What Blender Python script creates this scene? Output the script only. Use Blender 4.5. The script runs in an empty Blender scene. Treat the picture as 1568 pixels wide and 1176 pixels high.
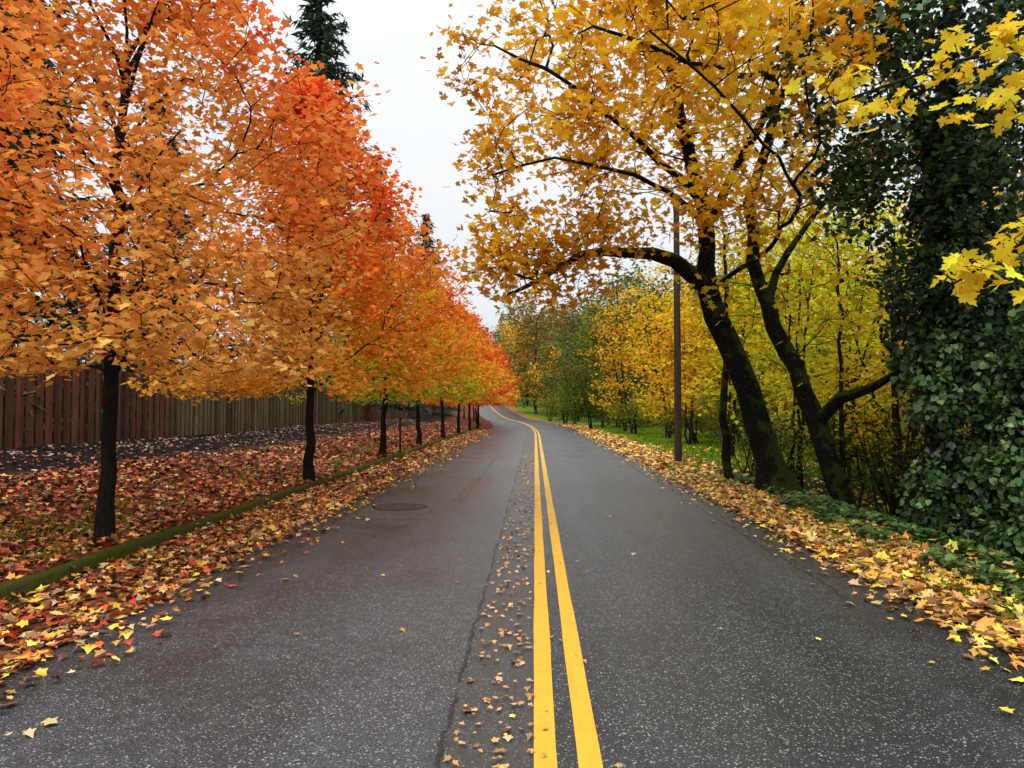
import bpy, math, numpy as np
from mathutils import Vector
R = np.random.default_rng(11)
sc = bpy.context.scene
sc.view_settings.view_transform = 'Standard'
sc.view_settings.look = 'None'
sc.view_settings.exposure = 0

# ------------------------------------------------------------------ helpers
def sm(a, b, x):
    t = np.clip((np.asarray(x, float) - a) / (b - a), 0, 1)
    return t * t * (3 - 2 * t)
_K = np.random.default_rng(3).normal(size=(10, 3)); _PH = np.random.default_rng(4).uniform(0, 6.28, 10)
def noise3(p, f=1.0):
    p = np.atleast_2d(p)
    s = np.sin(p @ (_K.T * f) + _PH)
    return (s[:, :5].sum(1) + 0.6 * np.sin(p @ (_K.T[:, 5:] * f * 2.3) + _PH[5:]).sum(1)) / 4.0
def unit(v):
    return v / np.maximum(np.linalg.norm(v, axis=-1, keepdims=True), 1e-9)

_ys = np.arange(-40, 1600, 1.0)
_cx = np.interp(_ys, [-40, 55, 78, 100, 124, 150, 180, 220, 300, 1600],
                [.15 - 1.24, 1.855, 1.5, .1, -2.0, -4.2, -6.0, -8.0, -11, -20])
_pad = np.pad(_cx, 12, mode='reflect', reflect_type='odd')
_cx = np.convolve(_pad, np.ones(25) / 25, mode='valid')
def cx(y): return np.interp(y, _ys, _cx)
def bz(y): return 4.0 * sm(100, 210, y) + 14 * sm(190, 400, y)
def gz(x, y):
    x = np.asarray(x, float); y = np.asarray(y, float)
    u = x - cx(y)
    left = np.interp(u, [-60, -14, -10.7, -9.2, -7.6, -6.2, -4.78, -4.66, 3.1], [.7, .8, .82, .76, .46, .2, .11, 0, 0])
    right = np.interp(u, [3.1, 4.2, 5, 6.5, 9, 14, 60], [0, -.02, -.14, -.6, -1.0, -1.1, -1.0]) * (1 - .8 * sm(15, 26, y))
    p = np.stack([x.ravel(), y.ravel(), x.ravel() * 0], 1)
    n = noise3(p, .8).reshape(x.shape) * .05 + noise3(p, 2.5).reshape(x.shape) * .02
    m = np.maximum(sm(-5.2, -6.5, u), sm(3.5, 5, u))
    return left + right + n * m + bz(y)

class B:
    def __init__(s):
        s.v = []; s.l = []; s.t = []; s.m = []; s.c = []; s.s = []; s.n = 0
    def add(s, v, l, t, mat=0, col=(1, 1, 1), smooth=False):
        v = np.asarray(v, float).reshape(-1, 3); l = np.asarray(l).ravel(); t = np.asarray(t).ravel()
        s.v.append(v); s.l.append(l + s.n); s.t.append(t)
        s.m.append(np.full(len(t), mat)); col = np.asarray(col, float)
        s.c.append(np.broadcast_to(col, (len(t), 3))); s.s.append(np.full(len(t), smooth)); s.n += len(v)
    def obj(s, name, mats, parent=None):
        v = np.concatenate(s.v); l = np.concatenate(s.l); t = np.concatenate(s.t)
        me = bpy.data.meshes.new(name)
        me.vertices.add(len(v)); me.loops.add(len(l)); me.polygons.add(len(t))
        me.vertices.foreach_set('co', v.astype(np.float32).ravel())
        me.loops.foreach_set('vertex_index', l.astype(np.int32))
        st = np.concatenate([[0], np.cumsum(t)[:-1]]).astype(np.int32)
        me.polygons.foreach_set('loop_start', st)
        me.polygons.foreach_set('material_index', np.concatenate(s.m).astype(np.int32))
        me.polygons.foreach_set('use_smooth', np.concatenate(s.s).astype(bool))
        me.update(calc_edges=True)
        a = me.attributes.new('lc', 'FLOAT_VECTOR', 'FACE')
        a.data.foreach_set('vector', np.concatenate(s.c).astype(np.float32).ravel())
        for m in mats: me.materials.append(m)
        o = bpy.data.objects.new(name, me); sc.collection.objects.link(o)
        if parent: o.parent = parent
        return o

_h = [(.0, .0), (.36, .0), (.29, .25), (.60, .50), (.29, .60), (.0, 1.0)]
MAPLE = np.array(_h + [(-.29, .60), (-.60, .50), (-.29, .25), (-.36, .0)])
_b = [(.0, .08), (.18, -.05), (.45, -.02), (.30, .2), (.55, .27), (.72, .52), (.48, .50), (.40, .62), (.20, .52), (.26, .78), (.12, .82), (.0, 1.05)]
BIG = np.array(_b + [(-x, y) for x, y in _b[-2:0:-1]])
TRI = np.array([(0, 0), (.5, .35), (.16, .45), (0, 1.), (-.16, .45), (-.5, .35)])
IVY = np.array([(0, 0), (.42, .1), (.40, .5), (0, 1), (-.40, .5), (-.42, .1)])
QUAD = np.array([(0, 0), (.38, .45), (0, 1), (-.38, .45)])
NEED = np.array([(0, 0), (.13, .35), (.0, 1), (-.13, .35)])
def leaves(b, pos, size, col, tm=MAPLE, mat=1, droop=.5, tilt=.45, curl=.25, rg=R, dirs=None):
    N = len(pos)
    if N == 0: return
    az = rg.uniform(0, 2 * np.pi, N)
    t = np.stack([np.cos(az), np.sin(az), -droop * rg.uniform(-.2, 1.3, N)], 1)
    if dirs is not None: t = dirs + .35 * rg.normal(size=(N, 3))
    t = unit(t)
    n = np.array([0, 0, 1.]) + tilt * rg.normal(size=(N, 3))
    n = unit(n - (n * t).sum(1, keepdims=True) * t)
    s = np.cross(n, t)
    X = tm[:, 0][None, :, None]; Y = tm[:, 1][None, :, None]
    cu = rg.uniform(-.4, 1, N)[:, None, None] * curl
    cf = rg.uniform(-.3, 1, N)[:, None, None] * curl * 1.2
    Z = -cu * Y ** 2 + cf * np.abs(X)
    wx = rg.uniform(.75, 1.1, N)[:, None, None]
    V = pos[:, None] + np.broadcast_to(size, (N,))[:, None, None] * (X * wx * s[:, None] + (Y - .4) * t[:, None] + Z * n[:, None])
    k = len(tm)
    b.add(V.reshape(-1, 3), np.arange(N * k), np.full(N, k), mat, col)

def tube(b, P, r, sides=8, mat=0, col=(1, 1, 1), rough=0):
    P = np.asarray(P, float); r = np.asarray(r, float); n = len(P)
    T = unit(np.gradient(P, axis=0)); ch = np.abs(P[-1] - P[0])
    ref = np.zeros(3); ref[np.argmin(ch)] = 1
    A = unit(np.cross(T, ref)); C = np.cross(T, A)
    th = np.linspace(0, 2 * np.pi, sides, endpoint=False)
    ring = np.cos(th)[None, :, None] * A[:, None] + np.sin(th)[None, :, None] * C[:, None]
    rr = r[:, None] * np.ones(sides)
    if rough:
        rr = rr * (1 + rough * noise3((P[:, None] + ring * r[:, None, None]).reshape(-1, 3), 3.5).reshape(n, sides))
    V = P[:, None] + ring * rr[..., None]
    i = np.arange(n - 1)[:, None] * sides; j = np.arange(sides)[None]; j2 = (j + 1) % sides
    F = np.stack([i + j, i + j2, i + sides + j2, i + sides + j], -1)
    b.add(V.reshape(-1, 3), F.ravel(), np.full((n - 1) * sides, 4), mat, col, True)

def grow(skel, targets, seg=.35, r0=.006, e=2.3, clear=-9, jit=.04, up=.0, rg=R):
    cap = len(skel) + len(targets) * 10 + 10
    P = np.zeros((cap, 3)); D = np.zeros((cap, 3)); par = np.full(cap, -1); mr = np.zeros(cap)
    for i, (p, q, m) in enumerate(skel):
        P[i] = p; par[i] = q; mr[i] = m
        D[i] = unit(P[i] - P[q]) if q >= 0 else (0, 0, 1)
    n = n0 = len(skel)
    t = np.asarray(targets)
    d = np.min(np.linalg.norm(t[:, None] - P[None, :n], axis=2), axis=1) if len(t) else []
    for k in np.argsort(d):
        q = t[k]; v = q - P[:n]; dist = np.linalg.norm(v, axis=1) + 1e-6
        c = (v * D[:n]).sum(1) / dist
        cost = dist * (1.5 - .5 * c) + np.where(P[:n, 2] < clear, 99, 0) + np.maximum(0, P[:n, 2] - q[2]) * .5
        i = int(np.argmin(cost)); L = dist[i]; m = min(9, max(1, int(math.ceil(L / seg))))
        ctrl = P[i] + D[i] * L * .4 + np.array([0, 0, up * L])
        prev = i
        for s in range(1, m + 1):
            w = s / m
            p = (1 - w) ** 2 * P[i] + 2 * w * (1 - w) * ctrl + w * w * q + rg.normal(size=3) * jit
            P[n] = p; par[n] = prev; D[n] = unit(p - P[prev]); prev = n; n += 1
    P = P[:n]; par = par[:n]; mr = mr[:n]
    acc = np.zeros(n); r = np.zeros(n); kids = [[] for _ in range(n)]
    for i in range(n - 1, -1, -1):
        r[i] = max(acc[i] ** (1 / e) if acc[i] > 0 else r0, mr[i])
        if par[i] >= 0:
            acc[par[i]] += r[i] ** e; kids[par[i]].append(i)
    return P, par, r, kids, n0

def wood(b, P, par, r, kids, mat=0, rough=.0, rcap=None):
    if rcap is not None: r = np.minimum(r, rcap)
    starts = [0]
    while starts:
        s = starts.pop(); ch = [s]; c = s
        while kids[c]:
            ks = sorted(kids[c], key=lambda k: -r[k]); starts += ks[1:]
            c = ks[0]; ch.append(c)
        pts = P[ch]; rr = r[ch].copy()
        if par[s] >= 0:
            pts = np.vstack([P[par[s]], pts]); rr = np.concatenate([[min(r[par[s]], r[s] * 1.15)], rr])
        if len(pts) < 2: continue
        rm = rr.max(); sides = 14 if rm > .12 else 8 if rm > .05 else 5 if rm > .018 else 3
        tube(b, pts, rr, sides, mat, (1, 1, 1), rough if rm > .06 else 0)

def pal(cols, t):
    cols = np.array(cols); t = np.clip(t, 0, 1) * (len(cols) - 1)
    i = np.minimum(t.astype(int), len(cols) - 2); f = (t - i)[:, None]
    return cols[i] * (1 - f) + cols[i + 1] * f
def vary(c, a=.18, rg=R):
    n = len(c); return np.clip(c * (1 + a * rg.normal(size=(n, 1))) * (1 + .06 * rg.normal(size=(n, 3))), 0.002, .88)

# ------------------------------------------------------------------ node helpers
class NT:
    def __init__(s, nt): s.nt = nt
    def n(s, typ, ins=None, **props):
        x = s.nt.nodes.new(typ)
        for k, v in props.items(): setattr(x, k, v)
        for k, v in (ins or {}).items():
            if isinstance(v, bpy.types.NodeSocket): s.nt.links.new(v, x.inputs[k])
            else: x.inputs[k].default_value = v
        return x
    def m(s, op, a, b=0., c=0.):
        return s.n('ShaderNodeMath', {0: a, 1: b, 2: c}, operation=op).outputs[0]
    def mix(s, f, a, b, blend='MIX'):
        x = s.n('ShaderNodeMix', data_type='RGBA', blend_type=blend)
        for i, v in ((0, f), (6, a), (7, b)):
            if isinstance(v, bpy.types.NodeSocket): s.nt.links.new(v, x.inputs[i])
            else: x.inputs[i].default_value = v if i == 0 else (*v, 1) if len(v) == 3 else v
        return x.outputs[2]
    def mr(s, v, a, b, c=0., d=1.):
        return s.n('ShaderNodeMapRange', {0: v, 1: a, 2: b, 3: c, 4: d}, interpolation_type='SMOOTHSTEP').outputs[0]
    def noise(s, vec, scale, detail=4., rough=.55):
        return s.n('ShaderNodeTexNoise', {'Vector': vec, 'Scale': scale, 'Detail': detail, 'Roughness': rough}).outputs[0]
    def ramp(s, f, stops):
        x = s.n('ShaderNodeValToRGB', {0: f}); cr = x.color_ramp
        while len(cr.elements) > 1: cr.elements.remove(cr.elements[-1])
        cr.elements[0].position = stops[0][0]; cr.elements[0].color = (*stops[0][1], 1)
        for p, c in stops[1:]:
            q = cr.elements.new(p); q.color = (*c, 1)
        return x.outputs[0]
def newmat(name):
    m = bpy.data.materials.new(name); m.use_nodes = True; m.node_tree.nodes.clear(); return m, NT(m.node_tree)
def finish(g, col, rough=.8, bump=None, bs=.3, bd=.01, spec=.3):
    p = g.n('ShaderNodeBsdfPrincipled', {'Base Color': col, 'Roughness': rough, 'Specular IOR Level': spec})
    if bump is not None:
        bn = g.n('ShaderNodeBump', {'Height': bump, 'Strength': bs, 'Distance': bd}); g.nt.links.new(bn.outputs[0], p.inputs['Normal'])
    g.nt.links.new(p.outputs[0], g.n('ShaderNodeOutputMaterial').inputs[0]); return p

def leafmat(name, trans=.35, rough=.5, spec=.3, simple=True):
    m, g = newmat(name)
    a = g.n('ShaderNodeAttribute', attribute_name='lc').outputs['Vector']
    if simple:
        p = g.n('ShaderNodeBsdfDiffuse', {'Color': a})
    else:
        p = g.n('ShaderNodeBsdfPrincipled', {'Base Color': a, 'Roughness': rough, 'Specular IOR Level': spec})
    if trans <= 0:
        g.nt.links.new(p.outputs[0], g.n('ShaderNodeOutputMaterial').inputs[0]); return m
    t = g.n('ShaderNodeBsdfTranslucent', {'Color': a})
    mx = g.n('ShaderNodeMixShader', {0: trans, 1: p.outputs[0], 2: t.outputs[0]})
    g.nt.links.new(mx.outputs[0], g.n('ShaderNodeOutputMaterial').inputs[0]); return m
M_leaf = leafmat('autumn_leaf', .42)
M_far = leafmat('distant_leaf', .3)
M_gleaf = leafmat('fallen_leaf', 0, .45, .3, False)
M_ivy = leafmat('evergreen_leaf', .12, .40, .4, False)

def barkmat(name, dark, light, moss=0., mossc=(.07, .085, .012)):
    m, g = newmat(name); geo = g.n('ShaderNodeNewGeometry'); pos = geo.outputs['Position']
    mp = g.n('ShaderNodeMapping', {'Vector': pos, 'Scale': (1, 1, .25)}).outputs[0]
    n1 = g.noise(mp, 30., 6., .7); n2 = g.noise(pos, 3.5, 5., .6)
    c = g.ramp(n1, [(.35, dark), (.7, light)])
    if moss > 0:
        nz = g.n('ShaderNodeSeparateXYZ', {0: geo.outputs['Normal']}).outputs[2]
        f = g.m('ADD', n2, g.m('MULTIPLY', nz, .30))
        f = g.mr(f, .62 - moss * .25, .72 - moss * .25)
        mc = g.ramp(g.noise(pos, 45., 4.), [(.3, tuple(x * .3 for x in mossc)), (.7, mossc)])
        c = g.mix(f, c, mc)
    finish(g, c, .9, n1, .8, .03, .12); return m
M_bark = barkmat('wet_bark', (.006, .005, .005), (.028, .020, .017), .08, (.03, .032, .01))
M_moss = barkmat('mossy_bark', (.005, .005, .004), (.020, .017, .012), .45, (.055, .075, .010))
M_twig = barkmat('twig_bark', (.012, .009, .007), (.040, .030, .022))

# ------------------------------------------------------------------ ground
mg, g = newmat('ground_soil_leaves')
uv = g.n('ShaderNodeUVMap').outputs[0]; sp = g.n('ShaderNodeSeparateXYZ', {0: uv}); U = sp.outputs[0]; Y = sp.outputs[1]
wn = g.m('MULTIPLY', g.m('SUBTRACT', g.noise(uv, 1.3, 4.), .5), 1.6); Uw = g.m('ADD', U, wn)
vor = g.n('ShaderNodeTexVoronoi', {'Vector': uv, 'Scale': 13.})
vr = g.n('ShaderNodeSeparateColor', {0: vor.outputs['Color']}).outputs[0]
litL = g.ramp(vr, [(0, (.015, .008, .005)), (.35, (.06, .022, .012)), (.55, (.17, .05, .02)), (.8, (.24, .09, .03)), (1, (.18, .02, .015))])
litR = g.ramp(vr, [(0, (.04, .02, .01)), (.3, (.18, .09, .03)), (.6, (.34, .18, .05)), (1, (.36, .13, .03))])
mul = g.ramp(g.noise(uv, 22., 6., .75), [(.35, (.004, .003, .002)), (.6, (.016, .009, .006)), (.8, (.055, .028, .018))])
gra = g.ramp(g.noise(uv, 6., 6., .7), [(.3, (.05, .09, .01)), (.6, (.12, .20, .015)), (.85, (.25, .32, .03))])
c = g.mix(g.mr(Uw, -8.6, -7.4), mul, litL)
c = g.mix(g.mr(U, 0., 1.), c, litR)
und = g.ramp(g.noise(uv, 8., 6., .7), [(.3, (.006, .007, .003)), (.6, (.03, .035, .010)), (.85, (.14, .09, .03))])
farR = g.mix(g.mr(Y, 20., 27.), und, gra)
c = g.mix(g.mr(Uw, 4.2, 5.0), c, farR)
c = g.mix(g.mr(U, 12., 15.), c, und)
finish(g, c, .95, g.m('ADD', vor.outputs['Distance'], g.noise(uv, 30., 4.)), .6, .03, .1)
us = np.concatenate([[-900, -400, -200, -100, -60, -40, -30, -24, -20], np.arange(-17, -4.79, .3), [-4.78, -4.66, -4.0, -2, 0, 2, 3.1], np.arange(3.4, 17, .3), [20, 24, 30, 40, 60, 100, 200, 400, 900]])
yy = np.concatenate([np.arange(-40, 0, 2), np.arange(0, 60, .4), np.arange(60, 240, 2.5), [260, 300, 350, 430, 600, 900, 1500]])
def sheet(name, us, yy, zf, mat, uj=None):
    UU, YY = np.meshgrid(us, yy)
    if uj is not None: UU = UU + uj(UU, YY)
    X = cx(YY) + UU; Z = zf(X, YY)
    V = np.stack([X, YY, Z], -1).reshape(-1, 3); a, b_ = UU.shape
    i = np.arange(a - 1)[:, None] * b_ + np.arange(b_ - 1)[None]
    F = np.stack([i, i + 1, i + b_ + 1, i + b_], -1).reshape(-1, 4)
    b = B(); b.add(V, F.ravel(), np.full(len(F), 4), 0, (1, 1, 1), True); o = b.obj(name, [mat])
    ul = o.data.uv_layers.new(name='UVMap')
    uvv = np.stack([UU.ravel(), YY.ravel()], 1)[F.ravel()]
    ul.data.foreach_set('uv', uvv.astype(np.float32).ravel()); return o
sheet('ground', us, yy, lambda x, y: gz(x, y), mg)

# ------------------------------------------------------------------ road
mr_, g = newmat('asphalt')
uv = g.n('ShaderNodeUVMap').outputs[0]; sp = g.n('ShaderNodeSeparateXYZ', {0: uv}); U = sp.outputs[0]; Y = sp.outputs[1]
n1 = g.noise(g.n('ShaderNodeMapping', {'Vector': uv, 'Scale': (1, .18, 1)}).outputs[0], 1.6, 5., .6)
nm = g.noise(uv, 9., 5., .7)
nf = g.noise(uv, 80., 3., .8)
c = g.ramp(n1, [(.3, (.018, .0195, .021)), (.7, (.028, .0295, .031))])
c = g.mix(g.mr(U, -.62, -.58, 1., 0.), c, g.mix(1., c, (1.9, 1.92, 1.95), 'MULTIPLY'))
tr = g.m('ABSOLUTE', g.m('SINE', g.m('MULTIPLY', g.m('ADD', U, .1), 1.9)))
c = g.mix(g.m('MULTIPLY', g.mr(tr, .6, 1.), .18), c, (.075, .078, .080))
c = g.mix(g.mr(nm, .35, .65), g.mix(1., c, (.80, .80, .80), 'MULTIPLY'), g.mix(1., c, (1.18, 1.18, 1.18), 'MULTIPLY'))
c = g.mix(g.mr(nf, .42, .62), g.mix(1., c, (.35, .35, .35), 'MULTIPLY'), g.mix(1., c, (1.6, 1.6, 1.6), 'MULTIPLY'))
def stones(scale, thr, rad):
    vo = g.n('ShaderNodeTexVoronoi', {'Vector': uv, 'Scale': scale}); vs = g.n('ShaderNodeSeparateColor', {0: vo.outputs['Color']})
    s_ = g.m('MULTIPLY', g.m('GREATER_THAN', vs.outputs[0], thr), g.m('LESS_THAN', vo.outputs['Distance'], rad))
    return g.m('MULTIPLY', s_, g.m('ADD', g.m('MULTIPLY', vs.outputs[1], .7), .1))
stone = g.m('MAXIMUM', stones(50., .87, .36), stones(85., .78, .42))
c = g.mix(g.m('MULTIPLY', stone, .85), c, (.44, .44, .43))
st = g.m('MULTIPLY', g.mr(g.m('ADD', U, g.m('MULTIPLY', g.m('SUBTRACT', g.noise(uv, 3., 5.), .5), .16)), -.60, -.57), g.mr(U, -.1, -.2))
c = g.mix(g.m('MULTIPLY', st, .5), c, g.ramp(g.noise(uv, 34., 6., .75), [(.4, (.035, .034, .033)), (.60, (.075, .062, .05)), (.72, (.20, .12, .055))]))
w = g.m('MULTIPLY', g.m('SUBTRACT', g.noise(uv, 2.2, 7., .7), .5), .28)
brk = g.mr(g.noise(uv, 1.7, 3.), .42, .5)
def crack(u0, wd, y0, y1, k=1.):
    d = g.m('ABSOLUTE', g.m('SUBTRACT', g.m('ADD', U, g.m('MULTIPLY', w, k)), u0))
    return g.m('MULTIPLY', g.mr(d, wd, wd * .3), g.m('MULTIPLY', g.m('GREATER_THAN', Y, y0), g.m('LESS_THAN', Y, y1)))
cr = g.m('MAXIMUM', g.m('MULTIPLY', crack(-.60, .016, -20, 90, .5), brk), g.m('MAXIMUM', crack(2.55, .026, 6.2, 60), crack(-1.45, .016, 13, 26, .4)))
cr = g.m('MAXIMUM', cr, g.m('MULTIPLY', crack(2.75, .020, 8, 30, 1.7), brk))
dT = g.m('ABSOLUTE', g.m('SUBTRACT', g.m('ADD', Y, g.m('MULTIPLY', w, .5)), 10.9))
cr = g.m('MAXIMUM', cr, g.m('MULTIPLY', g.mr(dT, .045, .015), g.m('MULTIPLY', g.m('GREATER_THAN', U, -3.3), g.m('LESS_THAN', U, -1.7))))
c = g.mix(g.m('MULTIPLY', cr, .9), c, (.005, .005, .005))
pt = g.m('MULTIPLY', g.m('MULTIPLY', g.mr(U, -1.62, -1.60), g.mr(U, -1.1, -1.12)), g.m('MULTIPLY', g.m('GREATER_THAN', Y, 13.), g.m('LESS_THAN', Y, 17.5)))
damp = g.m('MAXIMUM', g.m('MULTIPLY', g.mr(g.noise(uv, .55, 5., .6), .50, .62), .35), g.m('MULTIPLY', pt, .6))
c = g.mix(damp, c, (.018, .018, .019))
ed = g.m('MAXIMUM', g.mr(U, -2.6, -3.4, 0, 1), g.mr(U, 2.2, 3.05))
c = g.mix(g.m('MULTIPLY', ed, .5), c, (.016, .015, .014))
h = g.m('SUBTRACT', g.m('ADD', nf, g.m('MULTIPLY', stone, .3)), g.m('MULTIPLY', cr, 2.))
rg_ = g.m('SUBTRACT', g.mr(n1, .3, .7, .36, .50), g.m('MULTIPLY', damp, .22))
finish(g, c, rg_, h, .6, .006, .5)
def ej(UU, YY):
    p = np.stack([UU.ravel() * 0 + np.sign(UU.ravel()) * 50, YY.ravel(), UU.ravel() * 0], 1)
    e = (noise3(p, 1.2) * .07 + noise3(p, 4.) * .03).reshape(UU.shape)
    return e * ((UU < -3.3) | (UU > 3.0))
ry = np.concatenate([np.arange(-20, 60, .4), np.arange(60, 330, 2.5)])
sheet('road', np.array([-3.4, -2, -1, 0, 1, 2, 3.05]), ry, lambda x, y: bz(y) + .012, mr_, ej)

mp_, g = newmat('yellow_road_paint')
uv = g.n('ShaderNodeUVMap').outputs[0]
n1 = g.noise(uv, 7., 6., .7); n2 = g.noise(uv, 110., 3., .7)
c = g.ramp(n1, [(.3, (.58, .31, .02)), (.7, (.70, .39, .028))])
wear = g.mr(g.m('ADD', g.m('MULTIPLY', n1, .5), g.m('MULTIPLY', n2, .7)), .68, .80)
c = g.mix(g.m('MULTIPLY', wear, .8), c, (.12, .10, .06))
finish(g, c, .6, n2, .5, .005, .3)
for du in (-.103, .103):
    sheet('yellow_centre_line', np.array([du - .055, du + .055]), ry, lambda x, y: bz(y) + .017, mp_,
          lambda UU, YY: .004 * noise3(np.stack([UU.ravel() * 30, YY.ravel() * 1, UU.ravel()], 1), 5).reshape(UU.shape))

# kerb
mk, g = newmat('mossy_kerb')
pos = g.n('ShaderNodeNewGeometry').outputs['Position']
n1 = g.noise(pos, 5., 6., .7); n2 = g.noise(pos, 60., 4., .7)
conc = g.ramp(n2, [(.3, (.03, .027, .022)), (.7, (.10, .09, .075))])
mo = g.ramp(n2, [(.3, (.018, .024, .004)), (.7, (.11, .125, .014))])
finish(g, g.mix(g.mr(n1, .36, .48), conc, mo), .95, n2, 1., .02, .1)
b = B(); ky = np.concatenate([np.arange(-15, 45, .15), np.arange(45, 150, 1.)])
prof = np.array([(-4.78, -.05), (-4.78, .12), (-4.73, .145), (-4.66, .14), (-4.62, .11), (-4.60, -.05)])
V = np.stack([cx(ky)[:, None] + prof[None, :, 0], ky[:, None] + 0 * prof[None, :, 0], bz(ky)[:, None] + prof[None, :, 1]], -1)
V[..., [0, 2]] += (noise3(V.reshape(-1, 3), 5.)[:, None] * .015).reshape(V.shape[0], -1, 1)
n, k = V.shape[:2]; i = np.arange(n - 1)[:, None] * k + np.arange(k - 1)[None]
F = np.stack([i, i + k, i + k + 1, i + 1], -1).reshape(-1, 4)
b.add(V.reshape(-1, 3), F.ravel(), np.full(len(F), 4), 0, (1, 1, 1), True); b.obj('kerb', [mk])

# manhole
mm, g = newmat('cast_iron')
tc = g.n('ShaderNodeTexCoord').outputs['Object']
n2 = g.noise(tc, 60., 3.)
finish(g, g.ramp(n2, [(.3, (.03, .022, .016)), (.7, (.10, .07, .045))]), .6, n2, .5, .004, .3)
mseal, g = newmat('tar_seal'); finish(g, g.ramp(g.noise(g.n('ShaderNodeTexCoord').outputs['Object'], 30., 4.), [(.3, (.006, .006, .006)), (.7, (.015, .015, .015))]), .6, spec=.2)
b = B(); th = np.linspace(0, 2 * np.pi, 40, endpoint=False)
rs = [(.40, -.01), (.40, .006), (.345, .006), (.34, -.002), (.33, -.002), (.325, .007), (.12, .007), (.115, .003), (.001, .003)]
V = np.array([[(r * math.cos(t), r * math.sin(t), z) for t in th] for r, z in rs])
i = np.arange(len(rs) - 1)[:, None] * 40; j = np.arange(40)[None]
F = np.stack([i + j, i + (j + 1) % 40, i + 40 + (j + 1) % 40, i + 40 + j], -1).reshape(-1, 4)
b.add(V.reshape(-1, 3), F.ravel(), np.full(len(F), 4))
rs = [(.47, -.004), (.455, .003), (.405, .003), (.402, -.01)]
V = np.array([[(r * math.cos(t) * (1 + .02 * math.sin(5 * t)), r * math.sin(t) * (1 + .02 * math.sin(4 * t)), z) for t in th] for r, z in rs])
i = np.arange(3)[:, None] * 40
F = np.stack([i + j, i + (j + 1) % 40, i + 40 + (j + 1) % 40, i + 40 + j], -1).reshape(-1, 4)
b.add(V.reshape(-1, 3), F.ravel(), np.full(len(F), 4), 1)
def box(b, c, d, mat=0, col=(1, 1, 1), rot=0., tilt=0.):
    x, y, z = np.array(d) / 2
    V = np.array([(-x, -y, -z), (x, -y, -z), (x, y, -z), (-x, y, -z), (-x, -y, z), (x, -y, z), (x, y, z), (-x, y, z)])
    ct, s_ = math.cos(tilt), math.sin(tilt); V = V @ np.array([[1, 0, 0], [0, ct, s_], [0, -s_, ct]])
    ca, sa = math.cos(rot), math.sin(rot); V = V @ np.array([[ca, sa, 0], [-sa, ca, 0], [0, 0, 1]])
    b.add(V + np.array(c), [0, 3, 2, 1, 4, 5, 6, 7, 0, 1, 5, 4, 1, 2, 6, 5, 2, 3, 7, 6, 3, 0, 4, 7], [4] * 6, mat, col)
for q in np.arange(-.24, .25, .06):
    for p in np.arange(-.24, .25, .06):
        if .13 < math.hypot(q, p) < .30: box(b, (q, p, .009), (.035, .035, .006))
o = b.obj('manhole_cover', [mm, mseal]); o.location = (-1.86, 12.3, .014)

# ------------------------------------------------------------------ fence
mf, g = newmat('fence_wood')
a = g.n('ShaderNodeAttribute', attribute_name='lc').outputs['Vector']
pos = g.n('ShaderNodeNewGeometry').outputs['Position']
gr = g.noise(g.n('ShaderNodeMapping', {'Vector': pos, 'Scale': (1, 1, .06)}).outputs[0], 40., 5., .7)
n2 = g.noise(pos, 1.5, 4.)
c = g.mix(1., a, g.ramp(gr, [(.3, (.45, .45, .45)), (.7, (1.3, 1.3, 1.3))]), 'MULTIPLY')
c = g.mix(g.mr(n2, .5, .7, 0, .4), c, (.03, .034, .014))
finish(g, c, .85, gr, .5, .01, .15)
b = B(); y = 0.; i = 0
def fcol(y):
    base = np.array([.115, .052, .032]) if y < 21.5 else np.array([.15, .12, .060]) if y < 44 else np.array([.18, .11, .065])
    return base * R.uniform(.4, 1.5) * (1 + .08 * R.normal(size=3))
while y < 118:
    x = float(cx(y)) - 10.7; ang = math.atan2(float(cx(y + .5) - cx(y - .5)), 1.)
    sec = math.floor(y / 2.44); z0 = .80 + float(bz(y)) + .02 * math.sin(sec * 1.7); hh = 1.80
    if abs(y - sec * 2.44) < .075:
        box(b, (x + .02, y, z0 + .96), (.12, .12, 2.16), 0, fcol(y) * .8, -ang)
        xx = float(cx(y + 1.22)) - 10.7
        for zz in (.25, .95, 1.6): box(b, (xx - .035, y + 1.22, z0 + zz), (.04, 2.33, .09), 0, fcol(y) * .8, -ang)
        box(b, (xx + .0, y + 1.22, z0 + 1.86), (.15, 2.31, .04), 0, fcol(y), -ang)
        box(b, (xx + .036, y + 1.22, z0 + 1.76), (.024, 2.31, .10), 0, fcol(y), -ang)
    box(b, (x + (.012 if i % 2 else -.012), y, z0 + hh / 2), (.02, R.uniform(.112, .130), hh), 0, fcol(y), -ang + .01 * R.normal())
    y += .152; i += 1
b.obj('wooden_fence', [mf])

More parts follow.
